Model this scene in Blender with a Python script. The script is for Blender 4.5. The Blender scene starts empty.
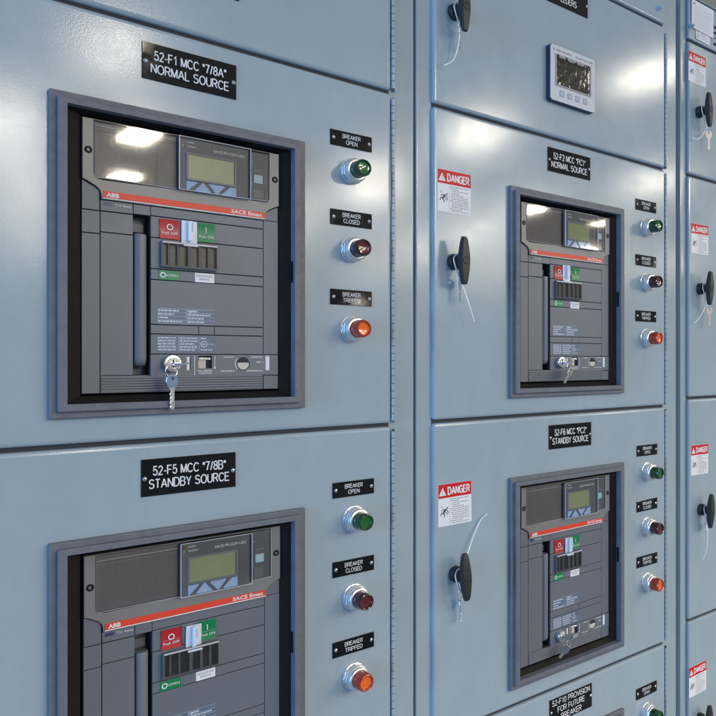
import bpy, bmesh, math, random
from mathutils import Vector, Matrix
random.seed(7)
MM = 0.001
EYE = 1450.0          # mm, camera height above the floor
CAMY = -1109.0        # mm, camera distance in front of the doors
sc = bpy.context.scene
COL = sc.collection
PI = math.pi

# ------------------------------------------------------------------ materials
def new_mat(name):
    m = bpy.data.materials.new(name); m.use_nodes = True
    nt = m.node_tree
    b = nt.nodes['Principled BSDF']
    return m, nt, b
def lk(nt, a, b): nt.links.new(a, b)
def node(nt, t, **k):
    n = nt.nodes.new(t)
    for a, v in k.items(): setattr(n, a, v)
    return n
def mat(name, col, rough=0.5, metal=0.0, coat=0.0, bump=0.0, bscale=600, vary=0.0, vscale=30, rvary=0.0, spec=None, emit=None, estr=0, trans=0.0, ior=None, coatrough=0.05, blotch=0.0):
    m, nt, b = new_mat(name)
    b.inputs['Base Color'].default_value = (*col, 1)
    b.inputs['Roughness'].default_value = rough
    b.inputs['Metallic'].default_value = metal
    b.inputs['Coat Weight'].default_value = coat
    b.inputs['Coat Roughness'].default_value = coatrough
    b.inputs['Transmission Weight'].default_value = trans
    if ior: b.inputs['IOR'].default_value = ior
    if spec is not None: b.inputs['Specular IOR Level'].default_value = spec
    if emit:
        b.inputs['Emission Color'].default_value = (*emit, 1); b.inputs['Emission Strength'].default_value = estr
    geo = node(nt, 'ShaderNodeNewGeometry')
    if bump > 0:
        n = node(nt, 'ShaderNodeTexNoise'); n.inputs['Scale'].default_value = bscale; n.inputs['Detail'].default_value = 2
        lk(nt, geo.outputs['Position'], n.inputs['Vector'])
        bp = node(nt, 'ShaderNodeBump'); bp.inputs['Strength'].default_value = 1.0; bp.inputs['Distance'].default_value = bump
        lk(nt, n.outputs['Fac'], bp.inputs['Height']); lk(nt, bp.outputs['Normal'], b.inputs['Normal'])
    if vary > 0:
        n = node(nt, 'ShaderNodeTexNoise'); n.inputs['Scale'].default_value = vscale; n.inputs['Detail'].default_value = 6
        n.inputs['Roughness'].default_value = 0.65
        lk(nt, geo.outputs['Position'], n.inputs['Vector'])
        r = node(nt, 'ShaderNodeMapRange'); r.inputs['From Min'].default_value = .25; r.inputs['From Max'].default_value = .75
        r.inputs['To Min'].default_value = 1 - vary; r.inputs['To Max'].default_value = 1 + vary
        lk(nt, n.outputs['Fac'], r.inputs['Value'])
        x = node(nt, 'ShaderNodeMix'); x.data_type = 'RGBA'; x.blend_type = 'MULTIPLY'
        x.inputs['Factor'].default_value = 1
        x.inputs['A'].default_value = (*col, 1)
        lk(nt, r.outputs['Result'], x.inputs['B']); lk(nt, x.outputs['Result'], b.inputs['Base Color'])
        if rvary > 0:
            r2 = node(nt, 'ShaderNodeMapRange'); r2.inputs['From Min'].default_value = .3; r2.inputs['From Max'].default_value = .7
            r2.inputs['To Min'].default_value = max(0.02, rough - rvary); r2.inputs['To Max'].default_value = rough + rvary
            n2 = node(nt, 'ShaderNodeTexNoise'); n2.inputs['Scale'].default_value = vscale * 1.7; n2.inputs['Detail'].default_value = 5
            lk(nt, geo.outputs['Position'], n2.inputs['Vector'])
            lk(nt, n2.outputs['Fac'], r2.inputs['Value']); lk(nt, r2.outputs['Result'], b.inputs['Roughness'])
    return m

def paint_mat():
    m, nt, b = new_mat('painted_steel')
    geo = node(nt, 'ShaderNodeNewGeometry')
    b.inputs['Specular IOR Level'].default_value = 0.5
    big = node(nt, 'ShaderNodeTexNoise'); big.inputs['Scale'].default_value = 3.5; big.inputs['Detail'].default_value = 5; big.inputs['Roughness'].default_value = .6
    lk(nt, geo.outputs['Position'], big.inputs['Vector'])
    cr = node(nt, 'ShaderNodeValToRGB')
    cr.color_ramp.elements[0].position = .3; cr.color_ramp.elements[0].color = (.335, .412, .458, 1)
    cr.color_ramp.elements[1].position = .7; cr.color_ramp.elements[1].color = (.360, .436, .482, 1)
    lk(nt, big.outputs['Fac'], cr.inputs['Fac'])
    # very small dark specks of dust and paint nibs
    vo = node(nt, 'ShaderNodeTexVoronoi'); vo.inputs['Scale'].default_value = 9
    lk(nt, geo.outputs['Position'], vo.inputs['Vector'])
    sp = node(nt, 'ShaderNodeMapRange'); sp.inputs['From Min'].default_value = .010; sp.inputs['From Max'].default_value = .016
    sp.inputs['To Min'].default_value = .45; sp.inputs['To Max'].default_value = 1
    lk(nt, vo.outputs['Distance'], sp.inputs['Value'])
    mx = node(nt, 'ShaderNodeMix'); mx.data_type = 'RGBA'; mx.blend_type = 'MULTIPLY'; mx.inputs['Factor'].default_value = 1
    lk(nt, cr.outputs['Color'], mx.inputs['A']); lk(nt, sp.outputs['Result'], mx.inputs['B'])
    gn = node(nt, 'ShaderNodeTexNoise'); gn.inputs['Scale'].default_value = 17; gn.inputs['Detail'].default_value = 9; gn.inputs['Roughness'].default_value = .72
    gm = node(nt, 'ShaderNodeMapping'); gm.inputs['Scale'].default_value = (1.0, 1.0, .45)
    lk(nt, geo.outputs['Position'], gm.inputs['Vector']); lk(nt, gm.outputs['Vector'], gn.inputs['Vector'])
    gr = node(nt, 'ShaderNodeMapRange'); gr.inputs['From Min'].default_value = .3; gr.inputs['From Max'].default_value = .72
    gr.inputs['To Min'].default_value = 1.04; gr.inputs['To Max'].default_value = .93
    lk(nt, gn.outputs['Fac'], gr.inputs['Value'])
    mg = node(nt, 'ShaderNodeMix'); mg.data_type = 'RGBA'; mg.blend_type = 'MULTIPLY'; mg.inputs['Factor'].default_value = 1
    lk(nt, mx.outputs['Result'], mg.inputs['A']); lk(nt, gr.outputs['Result'], mg.inputs['B'])
    lk(nt, mg.outputs['Result'], b.inputs['Base Color'])
    rn = node(nt, 'ShaderNodeTexNoise'); rn.inputs['Scale'].default_value = 26; rn.inputs['Detail'].default_value = 6; rn.inputs['Roughness'].default_value = .7
    lk(nt, geo.outputs['Position'], rn.inputs['Vector'])
    rr = node(nt, 'ShaderNodeMapRange'); rr.inputs['From Min'].default_value = .3; rr.inputs['From Max'].default_value = .7
    rr.inputs['To Min'].default_value = .12; rr.inputs['To Max'].default_value = .18
    lk(nt, rn.outputs['Fac'], rr.inputs['Value']); lk(nt, rr.outputs['Result'], b.inputs['Roughness'])
    # orange peel
    n1 = node(nt, 'ShaderNodeTexNoise'); n1.inputs['Scale'].default_value = 470; n1.inputs['Detail'].default_value = 2.5; n1.inputs['Roughness'].default_value = .45
    n2 = node(nt, 'ShaderNodeTexNoise'); n2.inputs['Scale'].default_value = 14; n2.inputs['Detail'].default_value = 1
    lk(nt, geo.outputs['Position'], n1.inputs['Vector']); lk(nt, geo.outputs['Position'], n2.inputs['Vector'])
    b2 = node(nt, 'ShaderNodeBump'); b2.inputs['Distance'].default_value = .00010; b2.inputs['Strength'].default_value = .5
    lk(nt, n2.outputs['Fac'], b2.inputs['Height'])
    b1 = node(nt, 'ShaderNodeBump'); b1.inputs['Distance'].default_value = .000052; b1.inputs['Strength'].default_value = 1
    lk(nt, n1.outputs['Fac'], b1.inputs['Height']); lk(nt, b2.outputs['Normal'], b1.inputs['Normal'])
    lk(nt, b1.outputs['Normal'], b.inputs['Normal'])
    return m

def clear_mat(name, tint=(1,1,1), rough=.06, haze=.05, bump=.0002, bscale=14, scratch=True):
    m, nt, b = new_mat(name)
    out = nt.nodes['Material Output']
    nt.nodes.remove(b)
    geo = node(nt, 'ShaderNodeNewGeometry')
    tr = node(nt, 'ShaderNodeBsdfTransparent'); tr.inputs['Color'].default_value = (*tint, 1)
    gl = node(nt, 'ShaderNodeBsdfGlossy'); gl.inputs['Roughness'].default_value = rough
    df = node(nt, 'ShaderNodeBsdfDiffuse'); df.inputs['Color'].default_value = (.6,.6,.62,1)
    fr = node(nt, 'ShaderNodeFresnel'); fr.inputs['IOR'].default_value = 1.6
    n = node(nt, 'ShaderNodeTexNoise'); n.inputs['Scale'].default_value = bscale; n.inputs['Detail'].default_value = 2
    lk(nt, geo.outputs['Position'], n.inputs['Vector'])
    bp = node(nt, 'ShaderNodeBump'); bp.inputs['Distance'].default_value = bump; bp.inputs['Strength'].default_value = 1
    lk(nt, n.outputs['Fac'], bp.inputs['Height']); lk(nt, bp.outputs['Normal'], gl.inputs['Normal'])
    sm = node(nt, 'ShaderNodeTexNoise'); sm.inputs['Scale'].default_value = 55; sm.inputs['Detail'].default_value = 8; sm.inputs['Roughness'].default_value = .75
    lk(nt, geo.outputs['Position'], sm.inputs['Vector'])
    r = node(nt, 'ShaderNodeMapRange'); r.inputs['From Min'].default_value = .35; r.inputs['From Max'].default_value = .75
    r.inputs['To Min'].default_value = 0; r.inputs['To Max'].default_value = haze * 2
    lk(nt, sm.outputs['Fac'], r.inputs['Value'])
    m1 = node(nt, 'ShaderNodeMixShader'); lk(nt, r.outputs['Result'], m1.inputs['Fac']); lk(nt, tr.outputs[0], m1.inputs[1]); lk(nt, df.outputs[0], m1.inputs[2])
    m2 = node(nt, 'ShaderNodeMixShader'); lk(nt, fr.outputs[0], m2.inputs['Fac']); lk(nt, m1.outputs[0], m2.inputs[1]); lk(nt, gl.outputs[0], m2.inputs[2])
    lk(nt, m2.outputs[0], out.inputs['Surface'])
    return m

def smoked_screen():
    m, nt, b = new_mat('meter_screen_film')
    geo = node(nt, 'ShaderNodeNewGeometry')
    b.inputs['Base Color'].default_value = (.02,.022,.018,1); b.inputs['Roughness'].default_value = .12
    v = node(nt, 'ShaderNodeTexVoronoi'); v.inputs['Scale'].default_value = 90; v.feature = 'DISTANCE_TO_EDGE'
    n = node(nt, 'ShaderNodeTexNoise'); n.inputs['Scale'].default_value = 45; n.inputs['Detail'].default_value = 2; n.inputs['Distortion'].default_value = 1.5
    lk(nt, geo.outputs['Position'], n.inputs['Vector'])
    lk(nt, n.outputs['Color'], v.inputs['Vector'])
    cr = node(nt, 'ShaderNodeValToRGB')
    cr.color_ramp.elements[0].position = .50; cr.color_ramp.elements[0].color = (.012,.012,.010,1)
    e = cr.color_ramp.elements[1]; e.position = .74; e.color = (.07,.067,.055,1)
    e2 = cr.color_ramp.elements.new(.60); e2.color = (.022,.022,.018,1)
    lk(nt, n.outputs['Fac'], cr.inputs['Fac']); lk(nt, cr.outputs['Color'], b.inputs['Base Color'])
    bp = node(nt, 'ShaderNodeBump'); bp.inputs['Distance'].default_value = .0005; bp.inputs['Strength'].default_value = 1
    lk(nt, n.outputs['Fac'], bp.inputs['Height']); lk(nt, bp.outputs['Normal'], b.inputs['Normal'])
    return m

M = {}
M['paint'] = paint_mat()
M['inside_shade'] = mat('dark_interior_gap_shade', (.03,.035,.045), .7)
M['plastic'] = mat('grey_moulded_plastic', (.142,.155,.184), .40, bump=.00012, bscale=1500, vary=.045, vscale=14, rvary=.025)
M['plastic_lite'] = mat('lighter_grey_plastic', (.175,.185,.22), .40, bump=.0001, bscale=1500, vary=.04, vscale=14)
M['groove'] = mat('groove_shadow_plastic', (.02,.022,.03), .8)
M['bezel'] = mat('grained_bezel_plastic', (.135,.145,.172), .55, bump=.00018, bscale=900, vary=.16, vscale=60, rvary=.08)
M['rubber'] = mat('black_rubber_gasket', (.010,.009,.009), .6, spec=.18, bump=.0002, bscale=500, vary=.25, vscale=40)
M['beige'] = mat('warm_grey_cover_plastic', (.212,.207,.206), .33, bump=.00008, bscale=1500, vary=.04, vscale=25)
M['relay'] = mat('relay_panel_plastic', (.155,.152,.158), .42, vary=.07, vscale=40, rvary=.04)
M['clear'] = clear_mat('clear_polycarbonate', rough=.045, haze=.018, bump=.00002)
M['clear_edge'] = mat('polycarbonate_edge', (.55,.56,.58), .15, spec=.8)
M['trip'] = mat('trip_unit_plastic', (.12,.128,.15), .45, vary=.08, vscale=30)
M['trip_lite'] = mat('display_surround', (.20,.235,.29), .4)
M['lcd'] = mat('lcd_green', (.36,.42,.235), .25, vary=.06, vscale=60, coat=.5)
M['bluebtn'] = mat('pale_blue_key', (.42,.64,1.0), .45)
M['cyanbtn'] = mat('pale_cyan_key', (.50,.75,.85), .45)
M['white'] = mat('white_print', (.78,.79,.82), .6)
M['greyprint'] = mat('grey_print', (.45,.47,.5), .6)
M['red'] = mat('red_button_plastic', (.48,.012,.018), .38, vary=.06, vscale=40)
M['stripe'] = mat('orange_red_stripe', (.74,.055,.02), .45, vary=.04, vscale=40)
M['green'] = mat('green_button_plastic', (.0,.22,.075), .38, vary=.06, vscale=40)
M['lockwhite'] = mat('translucent_white_tag', (.66,.72,.82), .3, coat=.4)
M['cell'] = mat('counter_cell_brown', (.14,.125,.105), .4, vary=.35, vscale=120)
M['black'] = mat('engraved_black_laminate', (.008,.008,.009), .065, spec=.25, vary=.1, vscale=40, rvary=.03)
M['blackplastic'] = mat('black_handle_plastic', (.02,.019,.019), .5, bump=.0001, bscale=1200, vary=.15, vscale=60)
M['meterback'] = mat('meter_dark_case', (.02,.03,.06), .4)
M['steel'] = mat('bright_zinc_steel', (.72,.74,.76), .22, metal=1, vary=.12, vscale=200, rvary=.08)
M['alu'] = mat('satin_aluminium', (.88,.88,.88), .34, metal=1, vary=.08, vscale=150, rvary=.08)
M['brass'] = mat('nickel_key', (.52,.48,.42), .38, metal=1, vary=.15, vscale=300)
M['fobblue'] = mat('blue_grey_key_head', (.16,.24,.40), .4, metal=.3)
M['nylon'] = mat('white_nylon', (.80,.82,.84), .35, coat=.2)
M['sticker'] = mat('white_sticker', (.80,.81,.84), .45, spec=.3, vary=.02, vscale=50)
M['stickerred'] = mat('red_sticker_ink', (.62,.015,.02), .45, spec=.25, vary=.03, vscale=50)
M['ink'] = mat('black_ink', (.03,.03,.035), .5)
M['inkgrey'] = mat('grey_ink', (.22,.225,.24), .6)
M['ratinglabel'] = mat('slate_rating_label', (.11,.15,.22), .35, vary=.1, vscale=60)
M['ul'] = mat('label_print', (.55,.60,.68), .5)
M['meterwhite'] = mat('pale_meter_faceplate', (.56,.58,.63), .42, vary=.02, vscale=40)
M['metergrey'] = mat('meter_key_grey', (.30,.35,.44), .5)
M['screen'] = smoked_screen()
M['lcdrim'] = mat('meter_screen_rim', (.33,.31,.32), .5, vary=.3, vscale=150)
M['beigeslot'] = mat('cream_inner_plastic', (.58,.54,.47), .5)
M['led_r'] = mat('red_indicator', (.35,.02,.02), .3)
M['led_g'] = mat('green_indicator', (.25,.38,.10), .3)
M['navy'] = mat('navy_insert', (.03,.05,.13), .4)
M['tan'] = mat('tan_wall_plaster', (.66,.53,.36), .8, bump=.001, bscale=60, vary=.15, vscale=3)
M['paper'] = mat('white_paper', (.80,.81,.84), .7, vary=.02, vscale=20)
def lens_mats(n, side, face, glow, tr=0.0):
    return (mat(n+'_lens_side', side, .16, coat=.7, coatrough=.03, vary=.25, vscale=180, trans=tr, ior=1.45),
            mat(n+'_lens_face', face, .14, coat=.8, coatrough=.03, vary=.30, vscale=260, emit=glow, estr=.10))
LENS = {'green': lens_mats('green', (.003,.045,.014), (.003,.08,.012), (0,.25,.02)),
        'red': lens_mats('dark_red', (.045,.006,.014), (.085,.006,.008), (.15,0,0)),
        'amber': lens_mats('amber', (.42,.035,.010), (.80,.13,.010), (1,.16,.0))}

# ------------------------------------------------------------------ mesh building (all lengths in mm, q = towards the viewer = -y)
class MB:
    def __init__(s): s.bm = bmesh.new(); s.mats = []
    def mi(s, m):
        if isinstance(m, str): m = M[m]
        if m not in s.mats: s.mats.append(m)
        return s.mats.index(m)
    def box(s, x0, x1, y0, y1, z0, z1, m, bev=0, seg=2, smooth=True):
        i = s.mi(m); b = bmesh.new()
        bmesh.ops.create_cube(b, size=1)
        for v in b.verts:
            v.co = Vector(((x0+x1)/2 + v.co.x*(x1-x0), (y0+y1)/2 + v.co.y*(y1-y0), (z0+z1)/2 + v.co.z*(z1-z0)))
        if bev > 0: bmesh.ops.bevel(b, geom=b.edges[:], offset=bev, segments=seg, affect='EDGES', profile=.5)
        s.merge(b, i); return s
    def merge(s, b, i=None, mtx=None, keep=False):
        vs = {}
        for v in b.verts:
            vs[v] = s.bm.verts.new(mtx @ v.co if mtx else v.co)
        for f in b.faces:
            try: nf = s.bm.faces.new([vs[v] for v in f.verts])
            except ValueError: continue
            nf.material_index = i if i is not None else f.material_index
            nf.smooth = f.smooth
        b.free()
    def holed(s, xs, zs, holes, y0, y1, m, bev=0):
        """plate on an xz grid (y0 front, y1 back) with the named cells left open"""
        i = s.mi(m); b = bmesh.new()
        F = {}; Bk = {}
        def g(d, a, c, y):
            if (a, c) not in d: d[(a, c)] = b.verts.new((xs[a], y, zs[c]))
            return d[(a, c)]
        solid = {(a, c) for a in range(len(xs)-1) for c in range(len(zs)-1)} - set(holes)
        for a, c in solid:
            b.faces.new([g(F,a,c,y0), g(F,a+1,c,y0), g(F,a+1,c+1,y0), g(F,a,c+1,y0)])
            b.faces.new([g(Bk,a,c,y1), g(Bk,a,c+1,y1), g(Bk,a+1,c+1,y1), g(Bk,a+1,c,y1)])
            for (da, dc, p, q) in ((-1,0,(0,1),(0,0)), (1,0,(1,0),(1,1)), (0,-1,(0,0),(1,0)), (0,1,(1,1),(0,1))):
                if (a+da, c+dc) not in solid:
                    P = (a+p[0], c+p[1]); Q = (a+q[0], c+q[1])
                    b.faces.new([g(F,*Q,y0), g(F,*P,y0), g(Bk,*P,y1), g(Bk,*Q,y1)])
        bmesh.ops.recalc_face_normals(b, faces=b.faces[:])
        if bev > 0:
            b.normal_update()
            X0, X1, Z0, Z1 = xs[0], xs[-1], zs[0], zs[-1]
            def outer(v): return abs(v.co.x-X0) < 1e-4 or abs(v.co.x-X1) < 1e-4 or abs(v.co.z-Z0) < 1e-4 or abs(v.co.z-Z1) < 1e-4
            es = [e for e in b.edges if len(e.link_faces) == 2 and e.link_faces[0].normal.dot(e.link_faces[1].normal) < .5
                  and all(outer(v) for v in e.verts) and any(abs(v.co.y-y0) < 1e-4 for v in e.verts)]
            bmesh.ops.bevel(b, geom=es, offset=bev, segments=3, affect='EDGES', profile=.5)
        s.merge(b, i); return s
    def lathe(s, prof, cx, cz, mats, seg=36, y=0, squash=None):
        """prof: list of (radius, q); q towards viewer. mats: one per segment or one for all"""
        rings = []
        for r, q in prof:
            if r <= 1e-6: rings.append([s.bm.verts.new((cx, y-q, cz))]); continue
            rings.append([s.bm.verts.new((cx + r*math.cos(2*PI*k/seg), y-q, cz + r*math.sin(2*PI*k/seg))) for k in range(seg)])
        for n in range(len(prof)-1):
            i = s.mi(mats[n] if isinstance(mats, (list, tuple)) else mats)
            A, B = rings[n], rings[n+1]
            for k in range(seg):
                k2 = (k+1) % seg
                if len(A) == 1 and len(B) == 1: continue
                if len(A) == 1: vs = [A[0], B[k2], B[k]]
                elif len(B) == 1: vs = [A[k], A[k2], B[0]]
                else: vs = [A[k], A[k2], B[k2], B[k]]
                f = s.bm.faces.new(vs); f.material_index = i; f.smooth = seg > 8
        return s
    def tube(s, pts, r, m, seg=8, closed=False, flat=1.0):
        i = s.mi(m); P = [Vector(p) for p in pts]; n = len(P); rings = []
        up = Vector((0, 1, 0.13)).normalized()
        for k in range(n):
            a = P[(k-1) % n] if (closed or k > 0) else P[k]; b = P[(k+1) % n] if (closed or k < n-1) else P[k]
            t = (b-a).normalized(); u = t.cross(up)
            if u.length < 1e-3: u = t.cross(Vector((1,0,0)))
            u.normalize(); w = t.cross(u)
            rr = r[k] if isinstance(r, (list, tuple)) else r
            rings.append([s.bm.verts.new(P[k] + u*rr*math.cos(2*PI*j/seg) + w*rr*flat*math.sin(2*PI*j/seg)) for j in range(seg)])
        for k in range(n if closed else n-1):
            A, B = rings[k], rings[(k+1) % n]
            for j in range(seg):
                f = s.bm.faces.new([A[j], A[(j+1) % seg], B[(j+1) % seg], B[j]]); f.material_index = i; f.smooth = True
        if not closed:
            for R, rev in ((rings[0], True), (rings[-1], False)):
                f = s.bm.faces.new(R[::-1] if rev else R); f.material_index = i
        return s
    def plate(s, loops, q0, q1, m, bev=0, y=0, res=2):
        """flat plate from closed outlines in xz (first outer, others holes), q0 back .. q1 front"""
        cu = bpy.data.curves.new('outline', 'CURVE'); cu.dimensions = '2D'; cu.fill_mode = 'BOTH'
        for L in loops:
            sp = cu.splines.new('POLY'); sp.points.add(len(L)-1); sp.use_cyclic_u = True
            for p, (x, z) in zip(sp.points, L): p.co = (x, z, 0, 1)
        cu.extrude = max(0, (q1-q0)/2 - bev); cu.bevel_depth = bev; cu.bevel_resolution = 1; cu.offset = -bev
        s._curve(cu, Matrix(((1,0,0,0),(0,0,-1,y-(q0+q1)/2),(0,1,0,0),(0,0,0,1))), m); return s
    def _curve(s, cu, mtx, m):
        ob = bpy.data.objects.new('tmp_outline', cu)
        me = bpy.data.meshes.new_from_object(ob)
        b = bmesh.new(); b.from_mesh(me)
        bmesh.ops.remove_doubles(b, verts=b.verts[:], dist=1e-4)
        for f in b.faces: f.smooth = False
        s.merge(b, s.mi(m), mtx)
        bpy.data.objects.remove(ob); bpy.data.curves.remove(cu); bpy.data.meshes.remove(me)
    def text(s, t, x, z, h, m, q=0, w=None, align='CENTER', y=0, bold=0.0, deep=0.12, res=2):
        """text with capital height h (mm), centred on x, baseline z; w = forced overall width"""
        cu = bpy.data.curves.new('lettering', 'FONT'); cu.body = t; cu.size = 1.0; cu.resolution_u = res
        cu.align_x = 'LEFT'; cu.fill_mode = 'FRONT'; cu.offset = bold
        ob = bpy.data.objects.new('tmp_lettering', cu)
        me = bpy.data.meshes.new_from_object(ob)
        bpy.data.objects.remove(ob); bpy.data.curves.remove(cu)
        if not me.vertices: return s
        xs = [v.co.x for v in me.vertices]; x0, x1 = min(xs), max(xs)
        sz = h / 0.71
        sx = (w/(x1-x0)) if w else sz
        wd = (x1-x0)*sx
        ox = x - (wd/2 if align == 'CENTER' else 0 if align == 'LEFT' else wd)
        b = bmesh.new(); b.from_mesh(me); bpy.data.meshes.remove(me)
        for v in b.verts: v.co = Vector((ox + (v.co.x-x0)*sx, y-q-deep, z + v.co.y*sz))
        s.merge(b, s.mi(m)); return s
    def rect(s, x0, x1, z0, z1, m, q=0, y=0):
        i = s.mi(m)
        f = s.bm.faces.new([s.bm.verts.new((a, y-q, c)) for a, c in ((x0,z0),(x1,z0),(x1,z1),(x0,z1))]); f.material_index = i; return s
    def poly(s, pts, m, q=0, y=0):
        i = s.mi(m)
        f = s.bm.faces.new([s.bm.verts.new((a, y-q, c)) for a, c in pts]); f.material_index = i; return s
    def quad(s, vs, m):
        f = s.bm.faces.new([s.bm.verts.new(v) for v in vs]); f.material_index = s.mi(m); return s
    def move(s, dx, dy, dz):
        for v in s.bm.verts: v.co += Vector((dx, dy, dz))
        return s
    def build(s, name, parent=None, loc=(0,0,0), sharp=True):
        for v in s.bm.verts: v.co *= MM
        bmesh.ops.recalc_face_normals(s.bm, faces=[f for f in s.bm.faces if len(f.edges) and not all(len(e.link_faces) == 1 for e in f.edges)])
        for f in s.bm.faces:                                    # loose sheets (print, film) face the viewer
            if all(len(e.link_faces) == 1 for e in f.edges):
                f.normal_update()
                if f.normal.y > 0: f.normal_flip()
        for e in s.bm.edges:                                    # flat faces stay flat, rounded ones shade smoothly
            if len(e.link_faces) == 2:
                a, c = e.link_faces
                e.smooth = a.smooth and c.smooth and a.normal.dot(c.normal) > .8
        me = bpy.data.meshes.new(name); s.bm.to_mesh(me); s.bm.free()
        for m in s.mats: me.materials.append(m)
        o = bpy.data.objects.new(name, me); COL.objects.link(o)
        o.location = Vector(loc)*MM
        if parent: o.parent = parent
        return o

def rr(x0, x1, z0, z1, r, n=5):
    P = []
    for cx, cz, a in ((x1-r, z1-r, 0), (x0+r, z1-r, 90), (x0+r, z0+r, 180), (x1-r, z0+r, 270)):
        for k in range(n+1):
            t = math.radians(a + 90*k/n); P.append((cx + r*math.cos(t), cz + r*math.sin(t)))
    return P
def empty(name, loc, label=None, cat=None, group=None):
    o = bpy.data.objects.new(name, None); COL.objects.link(o); o.location = Vector(loc)*MM; o.empty_display_size = .05
    if label: o['label'] = label
    if cat: o['category'] = cat
    if group: o['group'] = group
    return o
def copy_tree(o, parent=None, depth=0):
    c = o.copy(); COL.objects.link(c)
    if parent: c.parent = parent
    for ch in list(o.children): copy_tree(ch, c, depth+1)
    return c
def fake_lines(mb, x0, x1, z0, z1, n, m, q, seed, h=.45, fill=.9, indent=0, y=0):
    """rows of word-length dashes: print too small to read in the photograph"""
    rnd = random.Random(seed)
    for k in range(n):
        z = z1 - (k+.5)*(z1-z0)/n; x = x0 + (indent if rnd.random() < .5 else 0)
        end = x0 + (x1-x0)*(fill if rnd.random() < .75 else rnd.uniform(.35, .9))
        while x < end - .8:
            w = min(rnd.uniform(1.6, 6.5), end-x)
            mb.rect(x, x+w, z-h/2*((z1-z0)/n), z+h/2*((z1-z0)/n), m, q, y); x += w + .9

# ---- engraved lettering: single-line capitals, drawn as ribbons of even width (unit = capital height)
def _arc(cx, cz, rx, rz, a0, a1, n=10):
    return [(cx+rx*math.cos(math.radians(a0+(a1-a0)*k/n)), cz+rz*math.sin(math.radians(a0+(a1-a0)*k/n))) for k in range(n+1)]
GL = {
 'A': (.70, [[(0,0),(.34,.985)],[(.36,.985),(.70,0)], [(.115,.33),(.585,.33)]]),
 'B': (.60, [[(.34,.53),(0,.53),(0,1),(.34,1)]+_arc(.34,.765,.22,.235,90,-90)+_arc(.34,.265,.26,.265,90,-90)+[(0,0),(0,.53)]]),
 'C': (.68, [_arc(.36,.5,.36,.5,38,322,22)]),
 'D': (.66, [[(0,0),(0,1),(.26,1)]+_arc(.26,.5,.40,.5,90,-90,14)+[(0,0)]]),
 'E': (.56, [[(.56,1),(0,1),(0,0),(.58,0)], [(0,.53),(.52,.53)]]),
 'F': (.54, [[(.54,1),(0,1),(0,0)], [(0,.52),(.47,.52)]]),
 'G': (.72, [_arc(.37,.5,.37,.5,40,300,20)+[(.70,.14),(.70,.48),(.38,.48)]]),
 'H': (.62, [[(0,0),(0,1)],[(.62,0),(.62,1)],[(0,.53),(.62,.53)]]),
 'I': (.02, [[(.01,0),(.01,1)]]),
 'K': (.60, [[(0,0),(0,1)],[(.58,1),(0,.38)],[(.21,.60),(.62,0)]]),
 'L': (.48, [[(0,1),(0,0),(.50,0)]]),
 'M': (.72, [[(0,0),(0,1.0)],[(.02,.98),(.36,.02)],[(.36,.02),(.70,.98)],[(.72,0),(.72,1.0)]]),
 'N': (.62, [[(0,0),(0,1)],[(.02,.97),(.60,.03)],[(.62,0),(.62,1)]]),
 'O': (.76, [_arc(.38,.5,.38,.5,90,450,28)]),
 'P': (.58, [[(0,0),(0,1),(.32,1)]+_arc(.32,.735,.26,.265,90,-90)+[(0,.47)]]),
 'R': (.62, [[(0,0),(0,1),(.34,1)]+_arc(.34,.745,.25,.255,90,-90)+[(0,.49)], [(.32,.49),(.62,0)]]),
 'S': (.60, [_arc(.30,.755,.27,.245,22,250,14)+_arc(.30,.265,.30,.265,82,-160,16)]),
 'T': (.60, [[(0,1),(.60,1)],[(.30,1),(.30,0)]]),
 'U': (.62, [[(0,1),(0,.33)]+_arc(.31,.31,.31,.31,180,360,14)+[(.62,1)]]),
 'V': (.64, [[(0,1),(.31,.015)],[(.33,.015),(.64,1)]]),
 'Y': (.62, [[(0,1),(.31,.43),(.62,1)],[(.31,.43),(.31,0)]]),
 '0': (.52, [_arc(.26,.5,.26,.5,90,450,24)]),
 '1': (.40, [[(.03,.74),(.18,.84),(.27,1),(.27,0)]]),
 '2': (.52, [_arc(.26,.73,.24,.27,165,-22,12)+[(.02,.0),(.54,0)]]),
 '5': (.52, [[(.48,1),(.10,1),(.03,.50)]+_arc(.255,.325,.265,.325,135,-158,16)]),
 '6': (.52, [_arc(.26,.32,.25,.32,0,360,22), _arc(.30,.50,.29,.50,52,200,12)]),
 '7': (.52, [[(0,1),(.52,1),(.30,.48),(.18,0)]]),
 '8': (.52, [_arc(.26,.76,.22,.24,0,360,20), _arc(.26,.265,.26,.265,0,360,22)]),
 '-': (.30, [[(.02,.38),(.30,.38)]]), '/': (.28, [[(0,-.02),(.28,1.02)]]), '"': (.20, [[(.03,1),(.03,.68)],[(.19,1),(.19,.68)]]),
 '.': (.06, [[(.03,0),(.03,.09)]]), ' ': (.24, []),
}
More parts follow.
